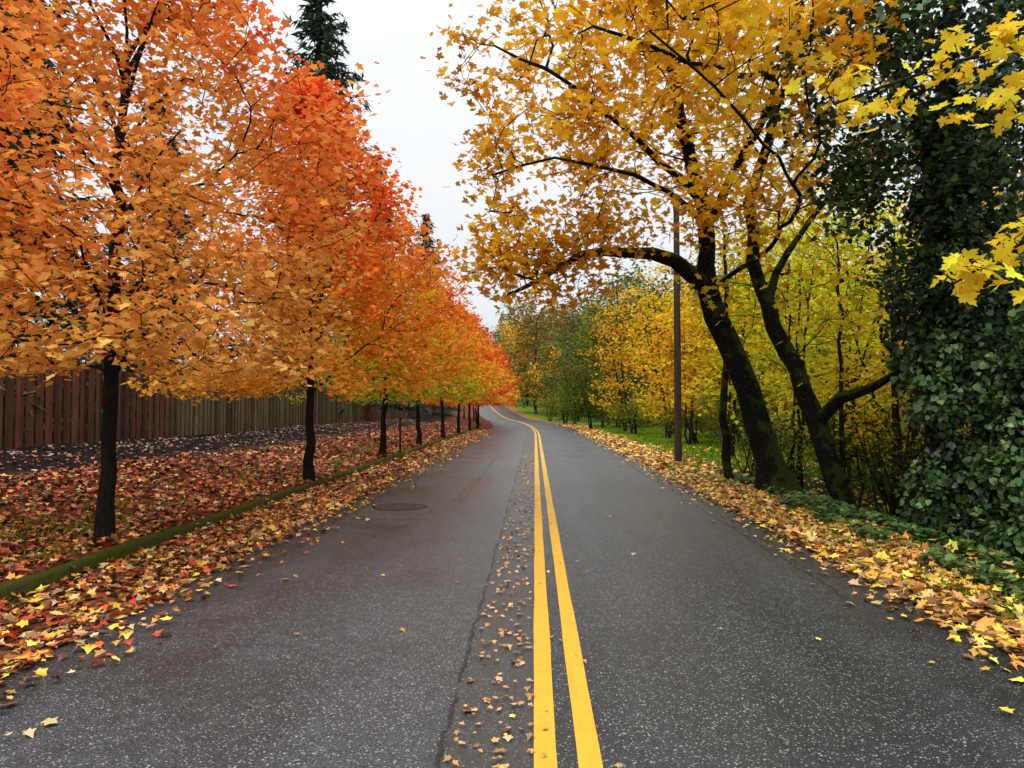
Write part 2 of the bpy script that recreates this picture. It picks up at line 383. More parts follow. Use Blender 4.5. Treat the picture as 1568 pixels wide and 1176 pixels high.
# ------------------------------------------------------------------ red maples
def red_maple(x, y, H, Rm, nt, lpn, lsize, cols, seed, tm=MAPLE, rt=.11, tb=(0, .3), cl=2.1, top=1.):
    rg = np.random.default_rng(seed); z0 = float(gz(x, y))
    sk = [((0, 0, -.15), -1, rt * 1.5), ((0, 0, .1), 0, rt * 1.15)]
    lean = rg.normal(size=2) * .03
    for k in range(1, int(H * .8 / .35)):
        z = .1 + k * .35
        sk.append(((lean[0] * z + .02 * rg.normal(), lean[1] * z + .02 * rg.normal(), z), len(sk) - 1, rt * max(.08, 1 - 1.25 * z / (H * .75))))
    tr = list(range(len(sk)))
    for k in range(14):
        zz = cl - .25 + (H * .45) * (k / 13.) ** 1.1; i = min(tr, key=lambda q: abs(sk[q][0][2] - zz))
        az = k * 2.4 + rg.normal() * .3; el = math.radians(rg.uniform(26, 48) + 18 * k / 13); L = Rm * rg.uniform(.7, .95) * (1 - .3 * k / 13)
        p = np.array(sk[i][0]); par = i; m = int(L / .3)
        for s in range(m):
            e2 = el * (1.2 - .5 * s / m)
            p = p + .3 * np.array([math.cos(az) * math.cos(e2), math.sin(az) * math.cos(e2), math.sin(e2)]) + rg.normal(size=3) * .025
            sk.append((tuple(p), par, .026 * (1 - .75 * s / m))); par = len(sk) - 1
    n = nt * 2; f = rg.uniform(0, 1, n) ** 1.05; z = cl - .05 + f * (H - cl)
    Rz = Rm * np.interp(f, [0, .10, .3, .55, .8, 1], [1.0, 1.18, 1.06, .88, .56, .08])
    a = rg.uniform(0, 6.283, n); r = Rz * rg.uniform(.03, 1, n) ** .55
    r *= 1 + .18 * np.sin(a * 3 + seed + z * 1.3) + .08 * rg.normal(size=n)
    T = np.stack([r * np.cos(a), r * np.sin(a), z - .2 * r / Rm], 1)
    nz = .8 * noise3(T * np.array([1, 1, 1.8]) + seed * 7.3, 1.6) + .2 * rg.normal(size=n) - (1 - top) * 1.2 * sm(.4, 1, f); T = T[np.argsort(-nz)[:nt]]
    P, par, rr, kids, n0 = grow(sk, T, .33, .0045, 2.45, cl - .5, .03, .02, rg)
    b = B(); cap = np.full(len(P), 9.); cap[:len(tr)] = [rt * 1.5, rt * 1.2] + [max(.02, rt * 1.05 * (1 - .7 * k / len(tr))) for k in range(len(tr) - 2)]; cap[len(tr):] = rt * .38
    wood(b, P, par, rr, kids, 0, .06, cap)
    idx = np.where(rr < .03)[0]; k = rg.poisson(lpn, len(idx)); q = np.repeat(idx, k)
    pos = P[q] + rg.normal(size=(len(q), 3)) * np.array([.18, .18, .09])
    hf = (pos[:, 2] - cl) / (H - cl)
    t = hf * .85 + .26 * noise3(pos + seed * 3.1, .9) + .10 * rg.normal(size=len(q)) + tb[0] + .16 * (np.hypot(pos[:, 0], pos[:, 1]) / Rm - .5)
    col = vary(pal(cols, t), .18, rg)
    leaves(b, pos, lsize * rg.uniform(.6, 1.3, len(q)), col, tm, 1, .6, .42, .3, rg)
    o = b.obj('red_maple_tree', [M_bark, M_leaf]); o.location = (x, y, z0); return len(q)
OR = [(.88, .45, .10), (.88, .37, .075), (.87, .29, .06), (.85, .21, .05), (.83, .13, .05), (.78, .08, .07)]
OO = [(.88, .42, .045), (.88, .33, .035), (.87, .26, .03), (.86, .20, .03), (.84, .12, .03), (.80, .07, .035)]
YG = [(.28, .34, .02), (.50, .42, .02), (.82, .40, .03), (.86, .28, .03), (.85, .20, .03), (.8, .09, .03)]
RR = [(.85, .18, .03), (.84, .10, .03), (.82, .055, .035), (.76, .045, .04)]
YO = [(.66, .46, .03), (.86, .38, .03), (.87, .25, .03), (.84, .15, .03)]
cnt = 0
cnt += red_maple(-4.72, 8.6, 8.9, 2.6, 1150, 14, .092, OR, 1, MAPLE, .10, (.0, 0), 2.1, .7)
cnt += red_maple(-4.25, 15.5, 8.5, 2.8, 1050, 12.5, .11, OO, 2, MAPLE, .112, (-.06, 0), 2.05, .8)
cnt += red_maple(-4.10, 23.4, 7.9, 2.7, 760, 10, .14, YG, 3, TRI, .11, (.0, 0), 2.0, .8)
cnt += red_maple(-3.8, 30.2, 8.2, 2.8, 620, 9, .16, YG, 4, TRI, .11, (.10, 0))
specs = [(-3.5, 37.6, 8.0, OO), (-3.25, 44.8, 7.8, YO), (-3.0, 52, 8.2, RR), (-2.8, 59.5, 8.2, RR), (-3.1, 67, 8.0, RR), (-3.6, 75, 8.5, RR), (-4.3, 83, 8.5, RR), (-5.3, 91, 9, RR), (-6.5, 100, 9, RR)]
for i, (x, y, H, c) in enumerate(specs):
    cnt += red_maple(x, y, H, 2.9, 330, 7.5, .24, c, 10 + i, TRI, .11)
print('red leaves', cnt)

# ------------------------------------------------------------------ generic ellipsoid tree
def ell(c, r, n, rg, gap=1.4, keep=.55):
    m = int(n / keep) + 1; d = unit(rg.normal(size=(m, 3))); s = rg.uniform(.0, 1, m)[:, None] ** .45
    p = np.array(c) + d * s * np.array(r); nz = noise3(p, gap) + .25 * rg.normal(size=m)
    return p[np.argsort(-nz)[:n]]
def ctree(name, skel, T, lpn, lsize, cols, seed, tm=BIG, bark=None, leafm=None, spread=(.22, .22, .12), thr=.02, clear=2., r0=.006, tf=None, seg=.38, droop=.7, tilt=.45, loc=(0, 0, 0), moss=0, up=.02, cap=None):
    rg = np.random.default_rng(seed)
    P, par, rr, kids, n0 = grow(skel, T, seg, r0, 2.5, clear, .04, up, rg)
    b = B()
    if cap:
        rc = np.full(len(P), cap); rc[:len(skel)] = [s[2] * 1.1 for s in skel]; rr = np.minimum(rr, rc)
    wood(b, P, par, rr, kids, 0, .12)
    idx = np.where(rr < thr)[0]; idx = idx[idx >= n0]; k = rg.poisson(lpn, len(idx)); q = np.repeat(idx, k)
    pos = P[q] + rg.normal(size=(len(q), 3)) * np.array(spread)
    t = .5 + .3 * noise3(pos, .8) + .14 * rg.normal(size=len(q))
    if tf is not None: t = t + tf(pos)
    leaves(b, pos, lsize * rg.uniform(.6, 1.25, len(q)), vary(pal(cols, t), .16, rg), tm, 1, droop, tilt, .3, rg)
    if moss:
        big = [(i, par[i]) for i in range(1, len(P)) if rr[i] > .07]
        a_ = np.array(big)[rg.integers(0, len(big), moss)]; w = rg.uniform(size=(moss, 1))
        c0 = P[a_[:, 0]] * w + P[a_[:, 1]] * (1 - w); ra = rr[a_[:, 0]]
        d = unit(rg.normal(size=(moss, 3)) + np.array([0, 0, .5])); pp = c0 + d * ra[:, None] * rg.uniform(.9, 1.15, (moss, 1))
        leaves(b, pp, .035 * rg.uniform(.6, 1.8, moss), vary(pal([(.012, .02, .004), (.05, .07, .010)], rg.uniform(size=moss)), .3, rg), QUAD, 2, .8, .8, .3, rg)
    o = b.obj(name, [bark or M_bark, leafm or M_leaf, M_ivy]); o.location = loc
    return len(q)
def chain(sk, pts, par, r0, r1):
    pts = [np.array(p, float) for p in pts]
    src = [np.array(sk[par][0])] if par >= 0 else []
    allp = src + pts; res = []
    for a, c in zip(allp[:-1], allp[1:]):
        m = max(1, int(np.linalg.norm(c - a) / .4))
        for s in range(1, m + 1): res.append(a + (c - a) * s / m)
    if par < 0: res = [allp[0]] + res
    A = np.array(res); A2 = A.copy(); A2[1:-1] = (A[:-2] + 2 * A[1:-1] + A[2:]) / 4
    for k in range(len(A2)):
        sk.append((tuple(A2[k] + R.normal(size=3) * .025), par if k == 0 else len(sk) - 1, r0 + (r1 - r0) * (k / max(1, len(A2) - 1)) ** .8))
    return len(sk) - 1
def near(sk, p): return int(np.argmin([np.linalg.norm(np.array(s[0]) - np.array(p)) for s in sk]))

GOLD = [(.32, .13, .012), (.60, .28, .018), (.84, .42, .025), (.87, .50, .03), (.88, .58, .045)]
rg = np.random.default_rng(77)
sk = []
chain(sk, [(5.35, 14.6, -.5), (5.18, 14.6, .1), (4.8, 14.6, 1.5), (4.45, 14.5, 2.5), (4.0, 14.5, 3.5), (3.78, 14.4, 4.4), (3.80, 14.3, 5.2), (3.42, 14, 6.3), (3.08, 13.6, 7.6), (2.49, 13, 8.9)], -1, .31, .06)
sk[0] = (sk[0][0], -1, .55); sk[1] = (sk[1][0], 0, .42)
chain(sk, [(3.22, 14.2, 4.5), (2.68, 14, 4.68), (2.1, 13.7, 4.5), (1.62, 13.5, 4.6), (.87, 13, 4.2), (.41, 12.8, 3.8), (-.1, 12.5, 3.5)], near(sk, (3.9, 14.4, 4.0)), .16, .03)
chain(sk, [(4.2, 13.4, 6.2), (4.3, 11.6, 6.9), (3.2, 10.3, 6.4), (2.0, 9.4, 6.2), (1.0, 9, 6.4)], near(sk, (3.72, 14.3, 5.0)), .09, .02)
chain(sk, [(2.7, 13.4, 6.2), (1.6, 13, 7.0), (.6, 12.6, 7.6), (-.3, 12.4, 7.8)], near(sk, (3.6, 14.1, 5.6)), .08, .02)
chain(sk, [(2.9, 13.2, 5.6), (1.8, 12.4, 5.7), (.7, 12.2, 5.9), (-.3, 12.3, 5.6)], near(sk, (3.7, 14.3, 5.1)), .06, .02)
chain(sk, [(4.4, 12.5, 4.4), (4.2, 10.5, 4.7), (3.2, 9.2, 4.9), (2.4, 8.4, 5.3), (1.5, 8, 5.8)], near(sk, (3.9, 14.4, 3.9)), .05, .012)
T = np.vstack([ell((1.6, 13, 7.3), (2.75, 3.0, 3.6), 640, rg, 1.5, .5), ell((4.0, 13, 9.0), (2.6, 3.2, 2.2), 200, rg, 1.3, .5),
               ell((.6, 12.6, 4.25), (1.9, 1.3, .95), 190, rg, 1.5, .6), ell((2.7, 8.9, 6.4), (2.1, 1.6, 1.5), 190, rg, 1.5, .5), ell((4.2, 11.5, 5.2), (1.6, 1.8, .9), 90, rg, 1.5, .5)])
print('yl', ctree('bigleaf_maple_tree', sk, T, 6.8, .13, GOLD, 5, BIG, M_moss, M_leaf, (.22, .22, .13), .018, 2.5, .006,
      lambda p: .14 * (13 - p[:, 1]) / 4 + .05 * (p[:, 0] - 1.5) / 3, moss=11000, cap=.06))
sk = []
chain(sk, [(6.0, 12.8, -.8), (5.84, 12.8, -.2), (5.45, 12.8, .8), (5.1, 12.9, 1.94), (4.67, 13, 3.1), (4.28, 13.2, 4.28), (4.3, 13.3, 5.4), (4.8, 13.2, 7.0), (5.2, 13, 8.8)], -1, .20, .05)
sk[0] = (sk[0][0], -1, .32)
chain(sk, [(5.45, 12.3, 1.75), (5.9, 12, 1.98), (6.15, 11.8, 2.3), (6.4, 11.6, 2.4)], near(sk, (5.3, 12.9, 1.2)), .10, .035)
chain(sk, [(5.0, 13.3, 4.5), (5.9, 13.6, 5.6), (6.8, 14, 6.6)], near(sk, (4.5, 13.1, 3.6)), .07, .03)
T = np.vstack([ell((5.6, 14.5, 7.5), (3.0, 2.5, 2.8), 260, rg), ell((6.3, 12.5, 3.2), (1.3, 1.2, 1.2), 40, rg), ell((4.9, 14, 4.3), (1.8, 1.5, 1.3), 80, rg)])
ctree('bigleaf_maple_tree', sk, T, 3.6, .15, [(.40, .34, .02), (.78, .56, .03), (.88, .64, .035)], 6, MAPLE, M_moss, M_leaf, (.25, .25, .15), .018, 1.6, .006, moss=6000, cap=.05)
# right foreground maple, trunk outside the frame, branches reaching into view
sk = []
chain(sk, [(8.6, 5.2, -1.2), (8.5, 5.2, 1), (8.2, 5.2, 3), (8.0, 5.3, 5), (8.2, 5.3, 7.5)], -1, .28, .08)
chain(sk, [(6.5, 5.1, 4.2), (5.0, 5.0, 4.35), (3.9, 5.0, 4.25), (3.0, 5.0, 4.05), (2.2, 5.0, 3.72)], near(sk, (8.1, 5.2, 3.2)), .05, .008)
chain(sk, [(6.3, 4.8, 3.6), (4.6, 4.7, 3.95), (3.7, 4.7, 3.85), (2.95, 4.6, 3.45)], near(sk, (8.1, 5.2, 2.8)), .045, .008)
chain(sk, [(6.3, 4.5, 2.6), (4.6, 4.4, 2.95), (3.5, 4.4, 2.85), (3.0, 4.4, 2.62), (2.6, 4.4, 2.38)], near(sk, (8.3, 5.2, 2.0)), .04, .006)
sp_ = [((2.45, 5, 3.78), (.45, .3, .10), 12), ((3.0, 4.9, 3.98), (.4, .3, .10), 12), ((3.7, 5, 4.2), (.5, .3, .2), 16), ((3.15, 4.6, 3.5), (.3, .3, .12), 9), ((3.6, 4.6, 3.8), (.4, .3, .2), 13),
      ((2.75, 4.4, 2.45), (.25, .2, .08), 9), ((3.1, 4.4, 2.72), (.25, .2, .10), 12), ((3.5, 4.5, 2.95), (.3, .2, .2), 8)]
T = np.vstack([ell(c, r, n, rg, 1, .9) for c, r, n in sp_] + [ell((8.3, 5.3, 6.5), (3, 3, 2.5), 200, rg)])
ctree('bigleaf_maple_tree', sk, T, 2.7, .105, [(.85, .52, .03), (.88, .62, .04), (.88, .68, .09)], 8, BIG, M_twig, M_leaf, (.08, .08, .05), .02, 2.0, .0035, seg=.16, droop=.9, tilt=.5)

# ------------------------------------------------------------------ ivy-clad trees on the right
def surf_leaves(b, comps, size, cols, rg, tm=IVY, mat=1, thick=.3):
    for (c, r, m, t0) in comps:
        d = unit(rg.normal(size=(m, 3))); c = np.array(c); r = np.array(r)
        k = 1 + .18 * noise3(c + d * r, 3.) + rg.normal(size=m) * .07 - np.abs(rg.normal(size=m)) * thick
        p = c + d * r * k[:, None]; ok = p[:, 2] > gz(p[:, 0], p[:, 1]); p = p[ok]; dd = unit((p - c) + 1e-6)
        N = len(p); t = t0 + .22 * dd[:, 2] + .2 * rg.normal(size=N)
        tt = unit(dd * .6 + np.array([0, 0, -.8]) + .6 * rg.normal(size=(N, 3))); n_ = dd + .6 * rg.normal(size=(N, 3)) + np.array([0, 0, .7])
        n_ = unit(n_ - (n_ * tt).sum(1, keepdims=True) * tt); s = np.cross(n_, tt)
        X = tm[:, 0][None, :, None]; Y = tm[:, 1][None, :, None]; Z = -.15 * Y ** 2
        sz = size * rg.uniform(.5, 1.35, N)
        V = p[:, None] + sz[:, None, None] * (X * s[:, None] + (Y - .4) * tt[:, None] + Z * n_[:, None])
        b.add(V.reshape(-1, 3), np.arange(N * len(tm)), np.full(N, len(tm)), mat, vary(pal(cols, t), .2, rg))
def clumps(cols_, n, per, rmin, rmax, rg):
    out = []
    for p0, p1, R0, w in cols_:
        p0 = np.array(p0, float); p1 = np.array(p1, float)
        for _ in range(int(n * w)):
            s = rg.uniform(); a = rg.uniform(0, 6.28); rr = R0 * rg.uniform(.35, 1.1)
            c = p0 + (p1 - p0) * s + np.array([rr * math.cos(a), rr * math.sin(a), 0]); q = rg.uniform(rmin, rmax)
            out.append((c, (q, q, q * rg.uniform(.8, 1.6)), int(per * (q / rmax) ** 1.6), .34 + .22 * rg.normal()))
    return out
IVC = [(.008, .016, .006), (.022, .05, .016), (.05, .11, .032), (.10, .20, .06), (.17, .29, .09)]
rg = np.random.default_rng(5)
b = B()
sk2 = []
chain(sk2, [(6.35, 10.9, -1), (6.25, 10.9, 2), (6.35, 10.8, 5), (6.5, 10.5, 9.5)], -1, .26, .1)
chain(sk2, [(5.7, 10.2, 5.6), (5.0, 9.6, 6.4), (4.4, 9.3, 7.2)], near(sk2, (6.3, 10.8, 4.4)), .08, .02)
chain(sk2, [(5.9, 9.9, 4.6), (5.2, 9.5, 4.9)], near(sk2, (6.3, 10.8, 3.6)), .06, .02)
T = np.vstack([ell((5.4, 9.7, 6.4), (1.9, 1.5, 2.1), 380, rg, 1.6, .5), ell((7.4, 10, 7.5), (2.2, 1.8, 2.4), 200, rg, 1.4, .5), ell((5.9, 10.6, 3.2), (.9, .8, 1.4), 70, rg, 1.6, .6), ell((5.0, 9.9, 4.5), (.9, .8, .7), 70, rg, 1.6, .6)])
P, par, rr, kids, n0 = grow(sk2, T, .33, .005, 2.5, 1.8, .05, 0, rg)
rc = np.full(len(P), .05); rc[:n0] = .26; rr = np.minimum(rr, rc)
wood(b, P, par, rr, kids, 0, .1)
idx = np.where(rr < .02)[0]; q = np.repeat(idx, rg.poisson(12, len(idx))); pos = P[q] + rg.normal(size=(len(q), 3)) * np.array([.16, .16, .14])
leaves(b, pos, .095 * rg.uniform(.6, 1.3, len(q)), vary(pal(IVC, .42 + .2 * noise3(pos, 1.3) + .2 * rg.normal(size=len(q))), .2, rg), IVY, 1, .8, .6, .2, rg)
surf_leaves(b, clumps([((6.3, 10.7, -.7), (6.3, 10.7, 6), .40, .30), ((7.6, 10.3, -.9), (7.6, 10.3, 3.6), 1.0, .45), ((6.75, 9.6, -.7), (6.9, 9.8, .9), .55, .2)], 150, 520, .2, .5, rg), .09, IVC, rg)
b.obj('ivy_covered_tree', [M_bark, M_ivy])
b = B()
tube(b, [(8.6, 8.4, -1.3), (8.5, 8.4, 3), (8.3, 8.6, 8)], [.3, .25, .1], 12, 0, (1, 1, 1), .1)
surf_leaves(b, clumps([((8.0, 8.3, -1), (8.2, 8.4, 3.4), 1.0, .6), ((8.6, 8.6, 3), (8.6, 8.6, 8), 1.5, .4)], 90, 620, .3, .65, rg), .09, IVC, rg)
b.obj('ivy_covered_tree', [M_bark, M_ivy])
b = B(); tube(b, [(10, 13.5, -1), (10, 13.5, 9)], [.3, .15], 10)
surf_leaves(b, clumps([((9.9, 13.5, -1), (9.9, 13.5, 9), 1.6, .7), ((13, 17, 0), (13, 17, 9), 2.2, .3)], 100, 420, .5, 1.0, rg), .14, IVC, rg); b.obj('ivy_covered_tree', [M_bark, M_ivy])

# ------------------------------------------------------------------ understory trees on the right
def under(name, x, y, H, Rm, nt, lpn, ls, cols, seed, zb=.8, tm=MAPLE, bark=M_twig, stems=3, spread=(.28, .28, .16), rt=.06, leafm=None):
    rg = np.random.default_rng(seed); z0 = float(gz(x, y)); sk = []
    for s in range(stems):
        a = rg.uniform(0, 6.28); d = rg.uniform(.2, .6) * Rm if stems > 1 else .1
        i0 = len(sk); chain(sk, [(.1 * s, 0, -.2), (.15 * math.cos(a) + .1 * s, .15 * math.sin(a), H * .2), (d * .6 * math.cos(a), d * .6 * math.sin(a), H * .5), (d * math.cos(a), d * math.sin(a), H * .8)], -1, rt, rt * .3)
        if s: sk[i0] = (sk[i0][0], 0, rt)
    T = ell((0, 0, zb + (H - zb) / 2), (Rm, Rm, (H - zb) / 2), nt, rg, 1.3, .5)
    return ctree(name, sk, T, lpn, ls, cols, seed, tm, bark, leafm, spread, .02, zb * .5, .006, seg=.45, loc=(x, y, z0))
LIME = [(.18, .24, .015), (.42, .46, .025), (.72, .68, .03), (.86, .76, .045)]
YEL = [(.38, .26, .015), (.74, .48, .02), (.87, .56, .03), (.88, .66, .045)]
GRN = [(.02, .04, .006), (.06, .10, .012), (.14, .20, .025)]
OLI = [(.06, .08, .010), (.18, .20, .02), (.42, .38, .03)]
BRN = [(.14, .08, .015), (.32, .18, .025), (.55, .34, .03)]
tot = 0
for i, (x, y, H, Rr, c, zb) in enumerate([(7.0, 18.5, 7.0, 2.3, LIME, 1.1), (9.3, 21, 9, 3, LIME, 1.2), (7.4, 25.5, 8.0, 2.3, YEL, 1.6), (11.5, 25, 10, 3.4, LIME, .6), (8.9, 16.5, 5.5, 2.0, YEL, 1.0),
                                   (13, 30, 11, 4, YEL, .5), (10.8, 33, 9.5, 3.4, OLI, .9), (16.5, 24, 10, 4, LIME, .5), (8.8, 42, 10.5, 3.4, YEL, .8), (8.0, 53, 10.5, 3.2, GOLD, 1.0), (13, 45, 12, 4, GRN, .5), (13.5, 19.5, 9, 3, YEL, .5), (15, 37, 11, 4, BRN, .5), (7.6, 63, 12, 3.2, OLI, .6), (8, 34, 7, 2.2, GOLD, 1.2)]):
    far = y > 23
    tot += under('vine_maple_tree', x, y, H, Rr, 260 if not far else 230, 6 if not far else 6.5, .14 if not far else .24, c, 40 + i, zb, MAPLE if not far else TRI, M_twig, 3)
print('under', tot)
under('green_shrub', 6.0, 57, 5.2, 1.8, 180, 10, .2, GRN, 61, .2, TRI, M_twig, 3)
under('green_shrub', 6.0, 72, 6.5, 2.2, 180, 10, .2, OLI, 62, .2, TRI, M_twig, 3)
for i, (x, y, H, Rr, c) in enumerate([(8.8, 36, 2.2, 1.6, OLI), (11.5, 38, 3, 2.4, GRN), (7.6, 47, 2.4, 1.6, OLI), (10.5, 49, 3.4, 2.4, BRN), (15, 34, 3.4, 2.6, OLI), (18, 30, 3.5, 2.8, GRN), (12.5, 28, 2.6, 1.9, OLI), (14, 55, 4, 3, OLI), (5.6, 80, 4, 2.2, GRN), (4.6, 92, 4, 2.2, OLI), (10, 62, 4, 2.6, GRN), (9.5, 19, 2.6, 1.8, GRN), (11.5, 21.5, 3, 2.2, OLI), (14, 24, 3.4, 2.4, GRN)]):
    under('green_shrub', x, y, H, Rr, 110, 9, .19, c, 120 + i, .1, TRI, M_twig, 4)
for i, (x, y, H, Rr) in enumerate([(6.5, 11.6, 2.0, 1.0), (7.0, 14, 2.6, 1.3), (5.9, 16.5, 1.6, .9), (6.6, 9.6, 1.4, .9), (8, 12, 3, 1.4), (6.2, 20, 1.6, 1.1), (7.6, 17, 2.8, 1.6), (10, 18, 3, 2)]):
    under('bramble_shrub', x, y, H, Rr, 190, 1.8, .085, [(.03, .05, .008), (.14, .17, .02), (.70, .48, .04)], 80 + i, .15, TRI, M_twig, 5, (.12, .12, .1), .02)
for i, (x, y, H) in enumerate([(4.95, 16.8, 7), (6.3, 14.2, 6.5), (6.75, 12.0, 6), (7.9, 15.4, 7), (9.4, 17.8, 8)]):
    under('alder_tree', x, y, H, 1.0, 50, 1.6, .13, LIME, 95 + i, 2.5, MAPLE, M_moss, 1, rt=.12 if i in (0, 3, 4) else .07)

# ------------------------------------------------------------------ conifers
MT, g = newmat('fir_needles')
a = g.n('ShaderNodeAttribute', attribute_name='lc').outputs['Vector']; d_ = g.n('ShaderNodeBsdfDiffuse', {'Color': a})
g.nt.links.new(d_.outputs[0], g.n('ShaderNodeOutputMaterial').inputs[0])
def fir(seed, H, Rm, nw=46):
    rg = np.random.default_rng(seed); b = B()
    tube(b, [(0, 0, -.5), (0, 0, H * .5), (0, 0, H)], [H * .014, H * .008, .02], 8)
    pos = []; dirs = []; br = []
    for z in np.linspace(H * .08, H * .985, nw) + rg.normal(size=nw) * .1:
        f = z / H; L0 = Rm * (1 - f) ** .8 + .25
        for k in range(int(rg.integers(5, 9))):
            a = rg.uniform(0, 6.28); L = L0 * rg.uniform(.45, 1.2); dz = -.25 - .25 * (1 - f)
            s = np.linspace(.12, 1, max(4, int(L / .28)))
            p = np.stack([math.cos(a) * L * s, math.sin(a) * L * s, z + L * (dz * s + .28 * s ** 2)], 1)
            br.append(p[::2])
            for rep in range(4):
                j = p + rg.normal(size=p.shape) * .10
                side = np.stack([-math.sin(a) * np.ones(len(p)), math.cos(a) * np.ones(len(p)), np.zeros(len(p))], 1) * rg.choice([-1, 1], (len(p), 1)) * rg.uniform(.3, 1, (len(p), 1))
                d = side + np.array([math.cos(a), math.sin(a), -.45]) * rg.uniform(.4, 1, (len(p), 1)); pos.append(j); dirs.append(unit(d))
    for p in br:
        if len(p) > 2: tube(b, p, np.linspace(.035, .008, len(p)), 3)
    pos = np.vstack(pos); dirs = np.vstack(dirs); N = len(pos)
    c = vary(pal([(.035, .050, .035), (.07, .10, .065), (.12, .16, .10)], .45 + .3 * noise3(pos, .7) + .2 * rg.normal(size=N)), .2, rg)  # needle greens lightened and greyed, painting atmospheric haze into the colour
    leaves(b, pos, rg.uniform(.45, .85, N) * (.6 + .5 * Rm / 6), c, NEED, 1, tilt=.7, curl=.5, rg=rg, dirs=dirs)
    return b
f1 = fir(1, 30, 6.3, 48).obj('fir_tree', [M_bark, MT]); f2 = fir(2, 22, 4.6, 36).obj('fir_tree', [M_bark, MT])
def place(src, x, y, s, rz, name, parent=None):
    o = bpy.data.objects.new(name, src.data); sc.collection.objects.link(o)
    o.location = (x, y, float(gz(x, y)) - .2); o.scale = (s, s, s * R.uniform(.95, 1.05)); o.rotation_euler[2] = rz
    if parent: o.parent = parent
    return o
f1.location = (-12.1, 46, .6); f2.location = (-14.6, 17.5, .6)
for x, y, s, src in [(-11.4, 98, .95, f1), (-12.2, 66, .82, f1), (-16.5, 24, .95, f2), (-19, 14.5, 1.0, f1), (-17.5, 36, .8, f2), (-20.5, 27, .9, f1), (-25, 20, 1.1, f1), (-15, 11.5, .8, f2)]:
    place(src, x, y, s, R.uniform(0, 6), 'fir_tree')
b = B(); rg = np.random.default_rng(21); n = 34000
y = rg.uniform(4, 75, n); u = np.minimum(-12.3 + .6 * rg.normal(size=n), -11.4 - .2 * rg.uniform(size=n)); z = .8 + rg.uniform(0, 1, n) ** .8 * (3.2 + .9 * np.sin(y * .7) + .5 * np.sin(y * 1.9))
p = np.stack([cx(y) + u, y, z], 1)
leaves(b, p, .2 * rg.uniform(.6, 1.3, n), vary(pal([(.006, .010, .004), (.015, .03, .008), (.04, .07, .015)], .4 + .25 * noise3(p, 1.) + .2 * rg.normal(size=n)), .2, rg), QUAD, 0, .7, .6, .2, rg)
b.obj('laurel_hedge', [M_ivy])

# ------------------------------------------------------------------ distant trees
dist = bpy.data.objects.new('distant_trees', None); sc.collection.objects.link(dist)
def far_tree(seed, cols, H=14, Rm=5.0):
    rg = np.random.default_rng(seed); b = B(); sk = []
    chain(sk, [(0, 0, -.5), (0, 0, H * .4), (.2, 0, H * .8)], -1, .22, .06)
    T = ell((0, 0, H * .53), (Rm, Rm, H * .48), 200, rg, .8, .5)
    P, par, rr, kids, n0 = grow(sk, T, .8, .010, 2.4, 1.0, .1, .03, rg)
    wood(b, P, par, rr, kids)
    idx = np.where(rr < .05)[0]; q = np.repeat(idx, rg.poisson(15, len(idx))); pos = P[q] + rg.normal(size=(len(q), 3)) * np.array([.45, .45, .3])
    t = .5 + .3 * noise3(pos + seed, .5) + .15 * rg.normal(size=len(q))
    leaves(b, pos, .33 * rg.uniform(.6, 1.3, len(q)), vary(pal(cols, t), .2, rg), QUAD, 1, .6, .6, .2, rg)
    return b.obj('crown', [M_bark, M_far], dist)
srcs = [far_tree(101, [(.08, .08, .03), (.22, .17, .045), (.38, .28, .06)]), far_tree(102, [(.38, .22, .03), (.72, .42, .035), (.82, .50, .045)]), far_tree(103, [(.04, .06, .025), (.09, .13, .04), (.20, .22, .06)]), far_tree(104, [(.25, .13, .04), (.42, .22, .05), (.58, .32, .06)])]
locs0 = [(13, 95), (16, 80), (20, 110), (24, 70)]
for s, (x, y) in zip(srcs, locs0): s.location = (x, y, float(gz(x, y)))
rg = np.random.default_rng(9)
pl = []
for y in (70, 82, 95, 108, 122):
    for u in (9.2, 16, 23): pl.append((u + rg.normal() * .8, y + rg.normal() * 3, rg.uniform(.95, 1.3)))
for y in (34, 46, 58):
    for u in (18, 25, 33): pl.append((u + rg.normal() * 1.2, y + rg.normal() * 3, rg.uniform(.9, 1.2)))
for y in (135, 152, 172, 195):
    for u in (8.5, 15, 23, 33): pl.append((u + rg.normal() * 1., y + rg.normal() * 4, rg.uniform(1.4, 1.75)))
for y in (112, 130, 155, 185, 215):
    for u in (-11, -19, -28): pl.append((u + rg.normal() * 1.2, y + rg.normal() * 4, rg.uniform(.8, 1.1)))
for x in np.arange(-60, 60, 9): pl.append((x, 262 + rg.normal() * 6, rg.uniform(1.5, 2.)))
for i, (u, y, s) in enumerate(pl):
    x = float(cx(y)) + u if y < 240 else u
    k = rg.choice(4, p=[.34, .26, .22, .18])
    place(srcs[k], x, y, s, rg.uniform(0, 6), 'crown', dist)
for x, y, s in [(17, 168, .85), (30, 150, .8), (34, 120, .8), (-28, 60, .8), (-26, 90, .9), (-34, 120, .9), (-36, 226, .9), (-29, 232, 1.), (-22, 226, .85), (-17, 238, 1.), (-1, 238, .95), (4, 230, .85), (-10, 290, 1.1), (-4, 296, 1.0), (10, 240, .95), (-15, 300, 1.1)]:
    place(f1 if rg.uniform() < .6 else f2, x, y, s, rg.uniform(0, 6), 'fir', dist)

